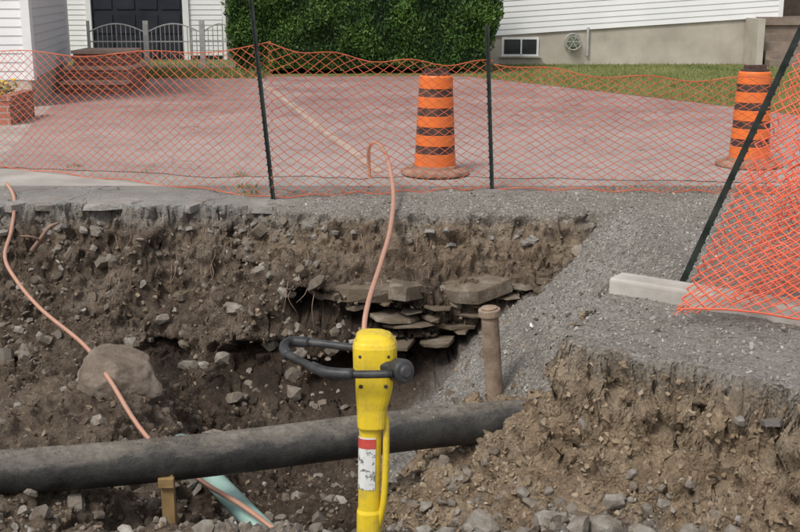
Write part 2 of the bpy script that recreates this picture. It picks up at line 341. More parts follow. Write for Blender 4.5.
def ledge(xa,xb,za,zb_,wl,th,outp,prob=1,tl=.2,thh=.9,dep=.2):
    px=xa
    while px<xb:
        l=wl*R.uniform(.35,1.7); t=(px-xa)/(xb-xa); zz=za+(zb_-za)*t+R.uniform(-.02,.02)
        if R.random()<prob: it.append(((px+l/2,wally(px+l/2,zz)-outp+R.uniform(-.03,.05)+dep*.75,zz),(l*.56,dep,th*R.uniform(.5,1.3)/2),(R.uniform(-.14,.08),R.uniform(-.12,.1),R.uniform(-.3,.3)),R.uniform(tl,thh)))
        px+=l*R.uniform(.85,1.25)
ledge(-.58,.42,-.49,-.50,.42,.12,.07,1,.6,1,.24)
ledge(-.4,.3,-.575,-.60,.2,.04,.01,.5)
ledge(.35,1.3,-.48,-.40,.2,.045,.03,.7,.4,1)
ledge(.3,1.2,-.55,-.48,.22,.028,.02,.7)
ledge(.0,1.0,-.61,-.58,.28,.026,.04,.75)
ledge(-.2,.9,-.67,-.63,.33,.03,.06,.8)
ledge(-.1,.85,-.72,-.70,.36,.028,.07,.8)
ledge(-.15,.75,-.775,-.77,.26,.024,.07,.75)
ledge(-.1,.6,-.83,-.84,.3,.03,.08,.7)
ledge(-1.7,-.7,-.62,-.6,.14,.05,.02,.25)
rocks('limestone_ledge',it,SLAB,M_LEDGE)
it=[]
q=surf(-1.66,6.25); bb=(q[0],q[1],q[2]+.05)
bm=bmesh.new(); bmesh.ops.create_icosphere(bm,subdivisions=5,radius=1)
for v_ in bm.verts:
    d=v_.co.copy()
    for pn,pd in ((Vector((.5,-.7,.5)),.72),(Vector((-.6,-.5,.6)),.75),(Vector((0,-.2,1)),.7),(Vector((.2,-1,-.1)),.8),(Vector((-1,0,.1)),.8),(Vector((.9,.1,.4)),.78)):
        pn=pn.normalized(); k_=d.dot(pn)
        if k_>pd: d-=pn*(k_-pd)*.85
    v_.co=Vector((d.x*.27,d.y*.22,d.z*.21))*(1+.14*noise.noise(d*1.7+Vector((4,2,7)))+.06*noise.fractal(d*5,.8,2,4)); v_.co.rotate(Euler((0,.25,.2)))
V=np.array([v_.co[:] for v_ in bm.verts])+np.array(bb); Fc=np.array([[w.index for w in f.verts] for f in bm.faces]); bm.free()
k=NT('boulder_stone',.92); c=k.ramp(k.noise(5,10,.7),[(.3,(.14,.105,.08)),(.5,(.24,.19,.15)),(.7,(.38,.33,.28))]); k.col(c); b=k.bump(k.noise(12,10,.75),.9,.03); k.bump(k.noise(60,6,.7),.6,.008,b)
mesh('boulder',V,Fc,k.m,smooth=True)
for (px,py,s,t) in [(.68,4.42,.12,.85),(.86,4.36,.10,.8),(.52,4.36,.06,.7),(1.02,4.28,.07,.7),(1.2,4.22,.08,.7),(1.38,4.15,.085,.8),(.36,4.38,.085,.7),(.75,4.28,.06,.7),(1.1,4.12,.07,.6),(1.45,4.02,.06,.6),(.2,4.3,.06,.6),(.95,4.15,.06,.7),(.05,4.3,.05,.6),(.60,4.55,.06,.8),(.95,4.45,.05,.8),(-1.5,4.75,.06,.4),(-1.35,4.6,.07,.35),(-1.05,4.6,.05,.4),(-1.6,4.5,.05,.4),
    (-1.22,7.78,.10,1),(-1.75,7.85,.08,1),(-1.05,7.9,.07,.8),(-1.3,7.5,.08,.7),(-1.5,7.4,.08,.5),(-.95,7.5,.08,.7),(-2.1,7.3,.08,.5),(-.85,7.6,.07,.9),(-1.95,7.7,.07,.8),(-.75,7.3,.09,.6),(-1.15,7.2,.09,.5)]:
    q=surf(px,py); it.append(((q[0],q[1],q[2]+s*.12),(s,s*.85,s*.9),(R.uniform(-.5,.5),R.uniform(-.5,.5),R.uniform(0,6)),t))
rocks('large_stones',it,ROCKS,M_ROCK)
it=[]
for _ in range(1500):
    px=R.uniform(-1.8,1.9);py=R.uniform(4.05,4.75) if px>-.9 else R.uniform(4.1,4.9); q=surf(px,py)
    if q[2]>-.45 or noise.noise(Vector((px*3,py*3,0)))<-.15: continue
    s=.007+.034*R.random()**3; it.append(((q[0],q[1],q[2]+s*.1),(s,s,s),(R.uniform(-1,1),R.uniform(-1,1),R.uniform(0,6)),.3+R.random()*.7))
for _ in range(700):
    px=R.uniform(-1.3,.5);py=R.uniform(4.8,5.7); q=surf(px,py); s=.007+.035*R.random()**3; it.append(((q[0],q[1],q[2]+s*.1),(s,s,s*.8),(R.uniform(-1,1),R.uniform(-1,1),R.uniform(0,6)),.1+R.random()*.8))
rocks('foreground_rubble',it,ROCKS,M_ROCK)
it=[]
px=-3.6
while px<-.9:
    l=R.uniform(.12,.6); yy=wally(px,-.06)
    if R.random()<.75: it.append(((px,yy+.13+R.uniform(-.03,.03),-.026),(l*.55,.2,.03),(R.uniform(-.02,.06),R.uniform(-.04,.04),R.uniform(-.4,.4)),R.uniform(.5,1)))
    px+=l*R.uniform(.8,1.4)
for _ in range(40):
    px=R.uniform(-3.4,1.6); q=surf(px,wally(px,-.10-.1*R.random())); s=R.uniform(.02,.06); it.append(((q[0],q[1],q[2]+.005),(s,s*.8,.015),(R.uniform(-.9,.1),R.uniform(-.4,.4),R.uniform(-3,3)),R.uniform(.2,1)))
for t in np.linspace(0,1,12):
    a=Vector((.95,5.02)).lerp(Vector((1.75,4.36)),t); it.append(((a.x+R.uniform(-.03,.03),a.y,-.045),(R.uniform(.03,.10),.06,.022),(R.uniform(-.1,.1),R.uniform(-.1,.1),R.uniform(-1.2,-.4)),R.uniform(.3,.9)))
rocks('broken_asphalt_edge',it,SLAB,M_ASPH)
# ------------------------------------------------------------ pavement sheets
def sheet(name,pts,z,mat):
    bm=bmesh.new(); vs=[bm.verts.new((a,b,z)) for a,b in pts]; bm.faces.new(vs); bmesh.ops.triangulate(bm,faces=bm.faces); m=D.meshes.new(name); bm.to_mesh(m); bm.free(); m.materials.append(mat); return link(D.objects.new(name,m))
front=[]
for i in range(160):
    px=-3.7+11.4*i/159; front.append((px,9.62+.14*noise.noise(Vector((px*1.5,0,0)))+.08*noise.noise(Vector((px*7,3,0)))+.03*noise.noise(Vector((px*19,3,5)))-.25*float(sm(.8,2.6,np.array(px)))+.5*float(sm(-1.2,-3.7,np.array(px)))))
sheet('driveway',front+[(7.4,10.5),(6.2,12.6),(4.62,15.6),(3.2,18.0),(1.8,20.3),(1.2,21.2),(-5.7,21.2),(-5.25,17.6),(-4.5,13.6)],.006,M_DRIVE)
sheet('lawn',[(7.9,9.4),(7.4,10.5),(6.2,12.6),(4.62,15.6),(3.2,18.0),(1.8,20.3),(1.2,21.2),(-5.7,21.2),(-9,21.2),(-20,60),(60,60),(60,9.4)],.010,M_LAWN)
mb=MB()
L1=[(-2.6,20.6),(-2.25,18.7),(-1.72,16.6),(-1.33,14.9),(-1.0,13.4),(-.71,12.1),(-.45,11.0),(-.28,10.2),(-.2,9.8)]
for (a,b),(c_,d_) in zip(L1[:-1],L1[1:]):
    m=Vector(((a+c_)/2,(b+d_)/2,.016)); ang=math.atan2(c_-a,b-d_); ln=math.hypot(c_-a,d_-b); mb.box(m,(.1,ln-.012,.03),0,ang)
bevel(mb.out('concrete_edging',simple('edging_concrete',(.36,.28,.23),(.50,.41,.35),5,.9)),.006)
mb=MB(); a=Vector((1.16,5.9,0)); b=Vector((3.2,4.45,0)); dr=(b-a).normalized(); ang=math.atan2(dr.y,dr.x)
mb.box((a+dr*.62)+Vector((0,0,.01)),(1.2,.17,.15),0,ang); mb.box((a+dr*1.88)+Vector((0,0,.01)),(1.3,.17,.15),0,ang+.01)
bevel(mb.out('concrete_curb',M_CONC),.02,3)
# ------------------------------------------------------------ fence
def lattice(mbx,S,na,nb,r,keep=1.):
    for i in range(na+1):
        for j in range(nb+1):
            if (i+j)%2: continue
            for dj in(-1,1):
                if i+1<=na and 0<=j+dj<=nb and R.random()<keep:
                    mbx.tube([S(i/na,j/nb),S((i+1)/na,(j+dj)/nb)],r,4,0,False,False)
def panel_fn(b0,b1,h0,h1,sag,ph=0):
    b0=Vector(b0);b1=Vector(b1); dr=(b1-b0).normalized(); nn=Vector((dr.y,-dr.x,0))
    def S(u,w):
        h=h0+(h1-h0)*u-sag*4*u*(1-u)+.02*math.sin(u*19+ph); p=b0.lerp(b1,u)
        z_=.01+h*w+.012*math.sin(u*31+ph)*(1-w)
        o=.035*noise.noise(Vector((u*5+ph,w*2,ph)))+.015*noise.noise(Vector((u*18+ph,w*5,ph)))
        sh=.02*noise.noise(Vector((u*8,w*4,ph+4)))
        return p+nn*(o-.03)+dr*sh+Vector((0,0,z_+b0.z))
    return S
FE=empty('orange_safety_fence')
st=[((-4.6,10.65,0),1.1),((-1.0,8.6,0),1.18),((.75,9.0,0),1.02),((3.0,8.75,0),.92)]
for i,(sag,ph) in enumerate([(.09,1),(.05,2.3),(.06,4)]):
    (a,ha),(b,hb)=st[i],st[i+1]; ln=(Vector(b)-Vector(a)).length; S=panel_fn(a,b,ha,hb,sag,ph); mb=MB()
    na=int(ln/.05); na+=na%2; lattice(mb,S,na,32,.0026)
    for w in (0,1): mb.tube([S(u/40,w) for u in range(41)],.004,4,0,False)
    mb.out('net_panel_%d'%i,M_ORF0,FE)
def stake(name,b,t,r=.014):
    mb=MB(); b=Vector(b);t=Vector(t); ax=(t-b).normalized(); q=ax.to_track_quat('Z','Y').to_matrix(); L=(t-b).length
    c=b+(t-b)/2
    mb.box(c,(.032,.006,L),0,M=q); mb.box(c+q@Vector((0,.0155,0)),(.006,.025,L),0,M=q)
    k=.08
    while k<L: mb.box(b+ax*k+q@Vector((0,-.0065,0)),(.014,.007,.012),0,M=q); k+=.055
    return mb.out(name,M_STAKE)
stake('fence_stake',(-.99,8.62,-.25),(-1.155,8.62,1.75)); stake('fence_stake.001',(.755,9.02,-.2),(.68,9.02,1.32)); stake('fence_stake.002',(1.54,6.04,-.15),(2.22,6.0,1.62),.016)
FE2=empty('orange_safety_fence')
def bil(BL,TL,BR,TR,ph,amp=.05):
    BL,TL,BR,TR=map(Vector,(BL,TL,BR,TR))
    def S(u,w):
        p=BL.lerp(BR,u).lerp(TL.lerp(TR,u),w); n=(BR-BL).cross(TL-BL).normalized()
        return p+n*(amp*math.sin(u*14+w*3+ph)+amp*.8*noise.noise(Vector((u*6,w*5,ph)))+amp*.4*noise.noise(Vector((u*20,w*9,ph))))+Vector((0,0,-.06*math.sin(math.pi*w)*(.5+u)))
    return S
mb=MB(); S=bil((1.36,5.25,.07),(2.14,5.93,1.42),(3.6,4.6,.10),(3.7,5.6,1.2),0,.04); lattice(mb,S,64,56,.003)
for w in(0,1): mb.tube([S(u/30,w) for u in range(31)],.005,4,0,False)
mb.out('net_panel',M_ORF,FE2)
mb=MB(); S=bil((1.33,5.22,.04),(2.16,5.9,1.38),(2.15,5.25,.22),(2.6,5.75,1.25),2,.05); lattice(mb,S,26,60,.003); mb.out('net_fold',M_ORF,FE2)
mb=MB(); S=bil((1.6,5.2,.12),(2.2,5.8,1.2),(3.4,4.75,.25),(3.5,5.4,1.1),4,.05); lattice(mb,S,56,52,.003); mb.out('net_fold_2',M_ORF,FE2)
# ------------------------------------------------------------ barrels
def barrel(name,p,rot):
    e=empty(name); mb=MB()
    mb.rev([(0,0),(.30,0),(.305,.012),(.298,.032),(.25,.045),(.205,.052),(.197,.075),(.178,.08)],(0,0,0),48); mb.out('rubber_base',M_BASE,e,False)
    mb=MB(); z=.075; r=.180; prof=[(r,z)]; mis=[]
    segs=[(.11,0),(.07,1),(.095,0),(.07,1),(.095,0),(.07,1),(.095,0),(.07,1),(.10,0)]
    for h,m in segs:
        o=.003 if m==0 else 0
        prof+= [(r+o,z+.003),(r-.004+o,z+h-.003),(r-.004,z+h)]; mis+=[m,m,m]; z+=h; r-=.004
    prof+=[(r-.008,z+.012),(r-.03,z+.018),(0,z+.02)]; mis+=[0,0,0]; mb.rev(prof,(0,0,0),72,mis); mb.out('drum_body',[M_OR,M_BAND],e,False)
    mb=MB(); mb.rev([(.13,z),(.13,z+.025),(.115,z+.032),(0,z+.032)],(0,0,0),32); mb.box((0,0,z+.05),(.2,.045,.035)); mb.out('top_handle',M_BAND,e)
    e.location=p; e.rotation_euler=(0,R.uniform(-.01,.01),rot); return e
barrel('traffic_barrel',(.31,9.78,.012),.3); barrel('traffic_barrel.001',(3.24,10.25,.012),.1)
# ------------------------------------------------------------ pipes etc.
mb=MB(); A=Vector((-2.9,4.40,-.545)); Bp=Vector((1.25,5.63,-.60))
pts=[A.lerp(Bp,t/30)+Vector((0,0,.012*math.sin(t*.35))) for t in range(31)]; mb.tube(pts,.105,32,0,False)
mb.out('large_black_pipe',M_PIPE,None,True)
it=[]
for _ in range(1500):
    t=R.random(); c=A.lerp(Bp,t)+Vector((0,0,.012*math.sin(t*30*.35))); a=R.gauss(0,.40); nrm=Vector((math.sin(a)*.28,-math.sin(a)*.96,math.cos(a)))
    s=.003+.007*R.random()**3; 
    if noise.noise(Vector((t*8,a,0)))<0: continue
    c+=nrm*.105; it.append((tuple(c),(s,s,s*.6),(R.uniform(0,3),0,0),R.random()))
rocks('dirt_crumbs_on_pipe',it,GR,M_CLOD)
it=[]
for _ in range(420):
    c=Vector((.93,5.53,-.6))+Vector((R.gauss(0,.07),R.gauss(-.02,.10),R.gauss(0.06,.07)))
    s=R.uniform(.006,.03); it.append((tuple(c),(s,s,s),(R.uniform(0,3),R.uniform(0,3),0),R.random()*.6))
rocks('packed_soil_lumps',it,GR,M_CLODT)
mb=MB(); mb.tube([(-1.22,5.85,-.93),(-.82,5.19,-.95),(-.3,4.35,-.98)],.055,20,0,False); mb.tube([(-1.26,5.92,-.927),(-1.17,5.77,-.933)],.066,20,0,False); mb.out('teal_drain_pipe',M_TEAL,None,True)
mb=MB(); mb.tube([(-.262,9.62,-.1),(-.27,9.6,.1),(-.27,9.5,.25),(-.235,9.38,.335),(-.17,9.2,.345),(-.10,8.9,.27),(-.05,8.3,.10),(-.07,7.63,-.04),(-.131,7.08,-.16),(-.193,6.64,-.274),(-.217,6.41,-.397),(-.20,6.15,-.62),(-.18,6.0,-1.25)],.0165,10); mb.out('copper_tube',M_COP,None,True)
mb=MB(); mb.tube([(-3.38,9.42,-.08),(-3.30,9.2,.02),(-3.03,8.6,.0),(-2.86,8.0,-.12),(-2.78,7.6,-.23),(-2.60,7.3,-.33),(-2.33,6.95,-.43),(-1.94,6.5,-.52),(-1.68,6.05,-.57),(-1.36,5.55,-.72),(-1.0,5.16,-.80),(-.78,4.98,-.84),(-.56,4.75,-.88),(-.3,4.5,-.95)],.0135,10); mb.out('copper_tube.001',M_COP,None,True)
mb=MB(); ax0=Vector((.585,6.3,-.95)); ax1=Vector((.525,6.28,-.225)); q=(ax1-ax0).normalized(); mb.tube([ax0,ax1],.052,20,0,False); mb.tube([ax1-q*.045,ax1],.066,20,0,False); mb.tube([ax1,ax1+q*.012],.05,16,0,False); mb.out('rusty_standpipe',M_RUST,None,False); bevel(D.objects['rusty_standpipe'],.006)
mb=MB(); mb.box((-1.10,4.86,-.88),(.062,.04,.52),0); mb.box((-1.10,4.83,-.655),(.075,.03,.05),0); bevel(mb.out('wooden_stake',M_WOOD),.004)
mb=MB(); mb.tube([(-2.72,8.0,-.28),(-2.63,7.93,-.18),(-2.55,7.9,-.08),(-2.5,7.95,-.06)],[.022,.009],8); mb.tube([(-2.63,7.93,-.18),(-2.68,7.86,-.14),(-2.74,7.84,-.13)],[.012,.005],6)
for _ in range(40):
    px=R.uniform(-2.2,.3); zz=R.uniform(-.5,-.12); yy=wally(px,zz)-.03; l=R.uniform(.06,.25); mb.tube([(px,yy+.05,zz),(px+R.uniform(-.03,.03),yy-.03,zz-l*.4),(px+R.uniform(-.08,.08),yy-.05,zz-l)],[.003,.0012],4)
mb.out('tree_root',simple('root_bark',(.25,.16,.12),(.36,.25,.19),8,.9),None,True)
mb=MB(); M_LIT=simple('white_litter',(.65,.65,.62),(.75,.75,.73),20,.6,0)
for (c,s,m) in [((-.42,5.05,-1.12),.05,0),((-.3,5.15,-1.15),.04,1),((-.48,5.3,-1.16),.045,0),((.86,6.95,-.62),.025,0),((1.38,6.75,-.2),.03,0),((-.2,5.0,0),.03,0)]:
    q=surf(c[0],c[1]); z_=q[2]+.02; a=R.uniform(0,3)
    v=[(c[0]+s*math.cos(a+k)*R.uniform(.6,1),c[1]+s*math.sin(a+k)*R.uniform(.6,1),z_+R.uniform(-.012,.03)) for k in(0,1.2,2.4,3.6,4.9)]+[(c[0],c[1],z_+.03)]
    mb.add(v,[(k,(k+1)%5,5) for k in range(5)],m)
mb.out('litter_scraps',[M_LIT,M_RED])
# ------------------------------------------------------------ pneumatic tamper
TE=empty('pneumatic_tamper')
def rrect(mb,stack,cx_,cy_,mi=0,n=24,e=3.5):
    v=[];f=[]
    for (rx,ry,z_,ox) in stack:
        for k in range(n):
            a=2*math.pi*k/n; ca,sa=math.cos(a),math.sin(a); v.append((cx_+ox+rx*math.copysign(abs(ca)**(2/e),ca),cy_+ry*math.copysign(abs(sa)**(2/e),sa),z_))
    for i in range(len(stack)-1):
        for k in range(n): f.append((i*n+k,i*n+(k+1)%n,(i+1)*n+(k+1)%n,(i+1)*n+k))
    f.append(tuple(range(n))[::-1]); f.append(tuple((len(stack)-1)*n+k for k in range(n))); mb.add(v,f,mi)
mb=MB(); rrect(mb,[(.040,.040,.36,-.010),(.043,.043,.365,-.010),(.044,.044,.42,-.010),(.050,.048,.45,-.006),(.054,.05,.48,-.003),(.055,.051,.535,-.002),(.063,.056,.545,0),(.064,.057,.61,0),(.060,.053,.622,0),(.056,.05,.627,0),(.050,.044,.640,-.004),(.036,.032,.648,-.008),(.02,.018,.65,-.008)],-.072,3.04)
Mx=Matrix.Rotation(math.radians(90),3,'X')
for (bx_,bz) in ((-.112,.59),(-.034,.59),(-.112,.50),(-.04,.50)): mb.rev([(0,.0),(.007,0),(.007,.006),(0,.006)],(bx_,2.992,bz),6,None,1,Mx)
bevel(mb.out('valve_head',[M_YEL,M_RUB],TE,False),.003)
mb=MB(); rrect(mb,[(.033,.030,.38,0),(.033,.030,.1,-.006),(.037,.034,.09,-.006),(.037,.034,.02,-.007),(.033,.030,.01,-.008),(.033,.030,-.55,-.018)],-.086,3.04,0,24,2.6); mb.out('shaft',M_YEL,TE,False)
mb=MB(); mb.tube([(-.045,3.03,.40),(-.040,3.025,.36),(-.043,3.02,.22),(-.05,3.02,.12),(-.066,3.03,.04)],.010,10); mb.out('air_tube',M_YEL,TE,True)
mb=MB(); mb.tube([(-.12,3.11,.575),(-.18,3.125,.578),(-.25,3.145,.580),(-.305,3.16,.580),(-.332,3.155,.578),(-.340,3.125,.574),(-.333,3.085,.570),(-.30,3.045,.566),(-.24,2.985,.556),(-.205,2.962,.553),(-.125,2.945,.553),(-.02,2.935,.558)],.0115,12); mb.tube([(-.27,3.150,.580),(-.315,3.162,.579),(-.338,3.145,.577),(-.339,3.105,.572),(-.325,3.07,.569)],.0165,12); mb.tube([(-.25,2.995,.558),(-.205,2.962,.553),(-.13,2.945,.553)],.016,12); mb.tube([(-.07,3.04,.55),(-.12,3.11,.575)],.016,10,0,False); mb.out('handle_loop',M_RUB,TE,True)
mb=MB(); Mx=Matrix.Rotation(math.radians(78),3,'X')@Matrix.Rotation(math.radians(35),3,'Y'); mb.rev([(0,-.026),(.028,-.026),(.035,-.02),(.035,.014),(.030,.022),(.018,.024),(.016,.03),(0,.03)],(.003,2.96,.558),28,None,0,Mx); mb.tube([(-.05,3.0,.56),(.0,2.97,.560)],.018,10,0,False); bevel(mb.out('throttle_knob',M_RUB,TE,False),.003)
def stick(z0,z1,off,mi):
    v=[];n=9
    for zz in(z0,z1):
        for k_ in range(n):
            a=math.radians(-172+k_*105/(n-1)); ca,sa=math.cos(a),math.sin(a); e=2.6
            v.append((-.086-.006*(.38-zz)/.28+(.033+off)*math.copysign(abs(ca)**(2/e),ca),3.04+(.030+off)*math.copysign(abs(sa)**(2/e),sa),zz))
    mb.add(v,[(k_,k_+1,n+k_+1,n+k_) for k_ in range(n-1)],mi)
mb=MB(); stick(.335,.17,.0015,0); stick(.33,.30,.0022,1); mb.out('label_sticker',[M_STK,M_RED],TE)
mb=MB(); mb.rev([(0,-.64),(.09,-.64),(.09,-.6),(.05,-.57),(.03,-.54),(0,-.54)],(-.103,3.04,0),20); mb.out('tamping_foot',M_RUB,TE)
# ------------------------------------------------------------ houses
def siding(mb,p0,p1,zf,ztop,nrm,ex=.115,mi=0,slope=0.):
    p0=Vector(p0);p1=Vector(p1);n=Vector(nrm); L=(p1-p0).length; z=zf
    while z<ztop:
        z2=min(z+ex,ztop)
        a=[p0+n*.016+Vector((0,0,z)),p1+n*.016+Vector((0,0,z+slope*L)),p1+n*.002+Vector((0,0,z2+slope*L)),p0+n*.002+Vector((0,0,z2)),p0+n*.002+Vector((0,0,z)),p1+n*.002+Vector((0,0,z+slope*L))]
        mb.add(a,[(0,1,2,3),(4,5,1,0)],mi); z=z2
H=empty('white_siding_house')
mb=MB(); HY=24.5
xa,xb=-1.5,8.15
mb.add([(xa,HY,0),(xb-.6,HY,0),(xb-.6,HY,.62+.065*(xb-.6-2)),(xa,HY,.62+.065*(xa-2)),(xa,HY+8,0),(xb-.6,HY+8,0),(xb-.6,HY+8,1),(xa,HY+8,.5)],[(0,1,2,3),(1,5,6,2),(4,0,3,7)],0); mb.out('foundation',M_FOUND,H)
mb=MB(); siding(mb,(xa,HY-.03,0),(xb,HY-.03,0),.62+.065*(xa-2),3.4,(0,-1,0),.12,0,.065)
mb.box((xb,HY+4,2.3),(.06,8,2.8),0); mb.out('siding',M_SID,H)
mb=MB(); mb.box((xb+.02,HY-.02,2.3),(.1,.06,2.7)); mb.out('corner_trim',M_TRIM,H)
mb=MB(); mb.add([(xa-.4,HY-.5,3.5),(xb+.4,HY-.5,3.5),(xb+.4,HY+4,5.6),(xa-.4,HY+4,5.6),(xa-.4,HY+8.5,3.5),(xb+.4,HY+8.5,3.5)],[(0,1,2,3),(3,2,5,4),(1,5,2),(0,3,4)]); mb.out('roof',M_ROOF,H)
mb=MB(); mb.box((2.6,HY-.01,.39),(.80,.06,.40),0); mb.box((2.6,HY-.025,.39),(.70,.05,.31),1); mb.box((2.62,HY-.055,.39),(.03,.02,.31),0); mb.box((2.6,HY-.05,.175),(.9,.12,.03),2); mb.out('basement_window',[M_TRIM,M_GLASS,M_CONC],H)
mb=MB(); Mx=Matrix.Rotation(math.radians(90),3,'X')
for yy in(-.22,-.08):
    pts=[(3.72+.17*math.cos(a),HY+yy,.50+.17*math.sin(a)) for a in np.linspace(0,2*math.pi,25)]; mb.tube(pts,.014,6,0,False,False)
    for a in np.linspace(0,math.pi,4)[:-1]: mb.tube([(3.72-.17*math.cos(a),HY+yy,.50-.17*math.sin(a)),(3.72+.17*math.cos(a),HY+yy,.50+.17*math.sin(a))],.01,6,0,False)
mb.rev([(0,-.07),(.11,-.07),(.11,.07),(0,.07)],(3.72,HY-.15,.5),20,None,1,Mx); mb.box((3.72,HY-.03,.5),(.1,.08,.3),0); mb.out('hose_reel',[simple('reel_grey',(.3,.3,.28),(.45,.44,.4),9,.6,0),simple('hose_green',(.12,.15,.1),(.2,.22,.16),9,.6,0)])
mb=MB(); mb.tube([(4.05,HY-.06,.2),(4.05,HY-.06,.8)],.03,8,0,False); mb.out('wall_conduit',simple('conduit_grey',(.4,.4,.4),(.5,.5,.5),9,.5,0),H)
mb=MB()
for i in range(6): mb.box((8.6,23.5+i*.27,.085+i*.17),(1.9,.34 if i<5 else 1.0,.17),0)
for i in range(1,6): mb.box((8.6,23.7+i*.27+.5,.075+i*.165-.17),(1.86,1.2,.17),0)
mb.box((7.5,24.0,.5),(.14,.9,1.0),1); mb.out('concrete_steps',[simple('step_brown_concrete',(.17,.13,.105),(.28,.225,.18),3,.9),M_FOUND])
mb=MB(); mb.box((11.6,26.5,1.6),(6,.2,3.2),0); mb.out('brown_brick_wall',simple('brown_brick',(.12,.085,.07),(.2,.15,.12),4,.9))
H2=empty('white_siding_house'); cA=Vector((-5.12,15.6,0)); cB=Vector((-5.78,19.6,0)); cL=Vector((-13,15.0,0)); cBk=Vector((-13.5,20,0))
def wn(a,b,s=1): d=(b-a).normalized(); return Vector((d.y,-d.x,0))*s
mb=MB(); siding(mb,cL,cA,.38,3.4,wn(cL,cA),.12); mb.out('siding',M_SID,H2)
mb=MB(); siding(mb,cA,cB,.38,3.4,wn(cA,cB),.12); mb.out('side_siding',M_SIDG,H2)
mb=MB()
for a,b in((cL,cA),(cA,cB),(cB,cBk)):
    mb.add([a,b,b+Vector((0,0,.39)),a+Vector((0,0,.39))],[(0,1,2,3)])
mb.add([cB+Vector((0,0,.39)),cBk+Vector((0,0,.39)),cBk+Vector((0,0,3.4)),cB+Vector((0,0,3.4))],[(0,1,2,3)]); mb.out('foundation',M_FOUND,H2)
mb=MB(); mb.box(cA+Vector((0,0,1.9)),(.12,.12,3.05)); mb.box(cB+Vector((0,0,1.9)),(.1,.1,3.05)); mb.out('corner_trim',M_TRIM,H2)
mb=MB(); mb.add([(-13.4,14.5,3.4),(-4.7,15.1,3.4),(-5.4,20.1,3.4),(-13.8,20.4,3.4),(-9.3,14.8,5.2),(-9.6,20.3,5.2)],[(0,1,4),(1,2,5,4),(3,0,4,5),(2,3,5)]); mb.out('roof',M_ROOF,H2)
G=empty('garage'); GYy=26.2
mb=MB(); siding(mb,(-9.5,GYy,0),(-7.15,GYy,0),.1,3,(0,-1,0)); siding(mb,(-4.95,GYy,0),(-4.1,GYy,0),.1,3,(0,-1,0)); siding(mb,(-7.15,GYy,0),(-4.95,GYy,0),2.2,3,(0,-1,0)); mb.box((-4.05,GYy+2.5,1.5),(.08,5,3),0); mb.out('walls',M_SID,G)
mb=MB(); mb.box((-6.05,GYy+.04,1.1),(2.1,.06,2.2),0)
for i in range(4):
    for j in range(4): mb.box((-6.83+i*.52,GYy+.0,.28+j*.54),(.42,.03,.42),0)
mb.out('garage_door',M_DARK,G); bevel(G.children[-1],.01)
mb=MB(); mb.box((-7.15,GYy-.02,1.1),(.12,.1,2.2)); mb.box((-4.92,GYy-.02,1.1),(.14,.1,2.2)); mb.box((-6.03,GYy-.02,2.27),(2.4,.1,.12)); mb.out('door_trim',M_TRIM,G)
mb=MB(); mb.add([(-9.8,GYy-.4,3),(-3.8,GYy-.4,3),(-3.8,GYy+5.4,3),(-9.8,GYy+5.4,3),(-6.8,GYy-.4,4.6),(-6.8,GYy+5.4,4.6)],[(0,1,4),(1,2,5,4),(2,3,5),(3,0,4,5)]); mb.out('roof',M_ROOF,G)
mb=MB()
def gp(x0,x1,yy):
    n=int((x1-x0)/.085)
    for i in range(n+1):
        u=i/n; hh=.78+.16*math.sin(math.pi*u); mb.tube([(x0+(x1-x0)*u,yy,.04),(x0+(x1-x0)*u,yy,hh)],.009,5,0,False)
    mb.tube([(x0+(x1-x0)*t/12,yy,.78+.16*math.sin(math.pi*t/12)) for t in range(13)],.013,6,0,False)
    for zz in(.12,.6): mb.box(((x0+x1)/2,yy,zz),(x1-x0,.02,.025))
    for xx in(x0,x1): mb.box((xx,yy,.5),(.05,.05,1.0))
gp(-6.1,-5.0,22.2); gp(-4.95,-3.9,22.2); gp(-3.85,-3.2,22.2); mb.out('metal_gate_fence',simple('gate_grey_paint',(.34,.33,.33),(.46,.45,.45),9,.5,0))
def brickbox(mb,x0,x1,y0,y1,h,cap=.05): mb.box(((x0+x1)/2,(y0+y1)/2,h/2),(x1-x0,y1-y0,h),0); mb.box(((x0+x1)/2,(y0+y1)/2,h+cap/2+.001),(x1-x0+.05,y1-y0+.05,cap),1)
mb=MB(); brickbox(mb,-5.3,-4.33,17.6,17.95,.14); brickbox(mb,-5.35,-4.33,18.0,19.2,.34); brickbox(mb,-5.3,-4.42,18.3,19.2,.58,.05); mb.out('brick_steps',[M_BRICK,simple('tan_cap',(.42,.29,.23),(.55,.41,.34),6,.9)])
bx=MB(); 
for (c,d) in [((-5.7,13.5,.15),(2.0,.11,.30)),((-4.755,13.95,.15),(.11,.79,.30))]: bx.box(c,d,0); 
bx.box((-5.7,13.5,.325),(2.05,.15,.05),0); bx.box((-4.755,13.98,.325),(.15,.77,.05),0); bx.box((-5.75,13.95,.12),(1.9,.8,.24),1); bx.out('brick_planter',[M_BRICK,M_CLOD])
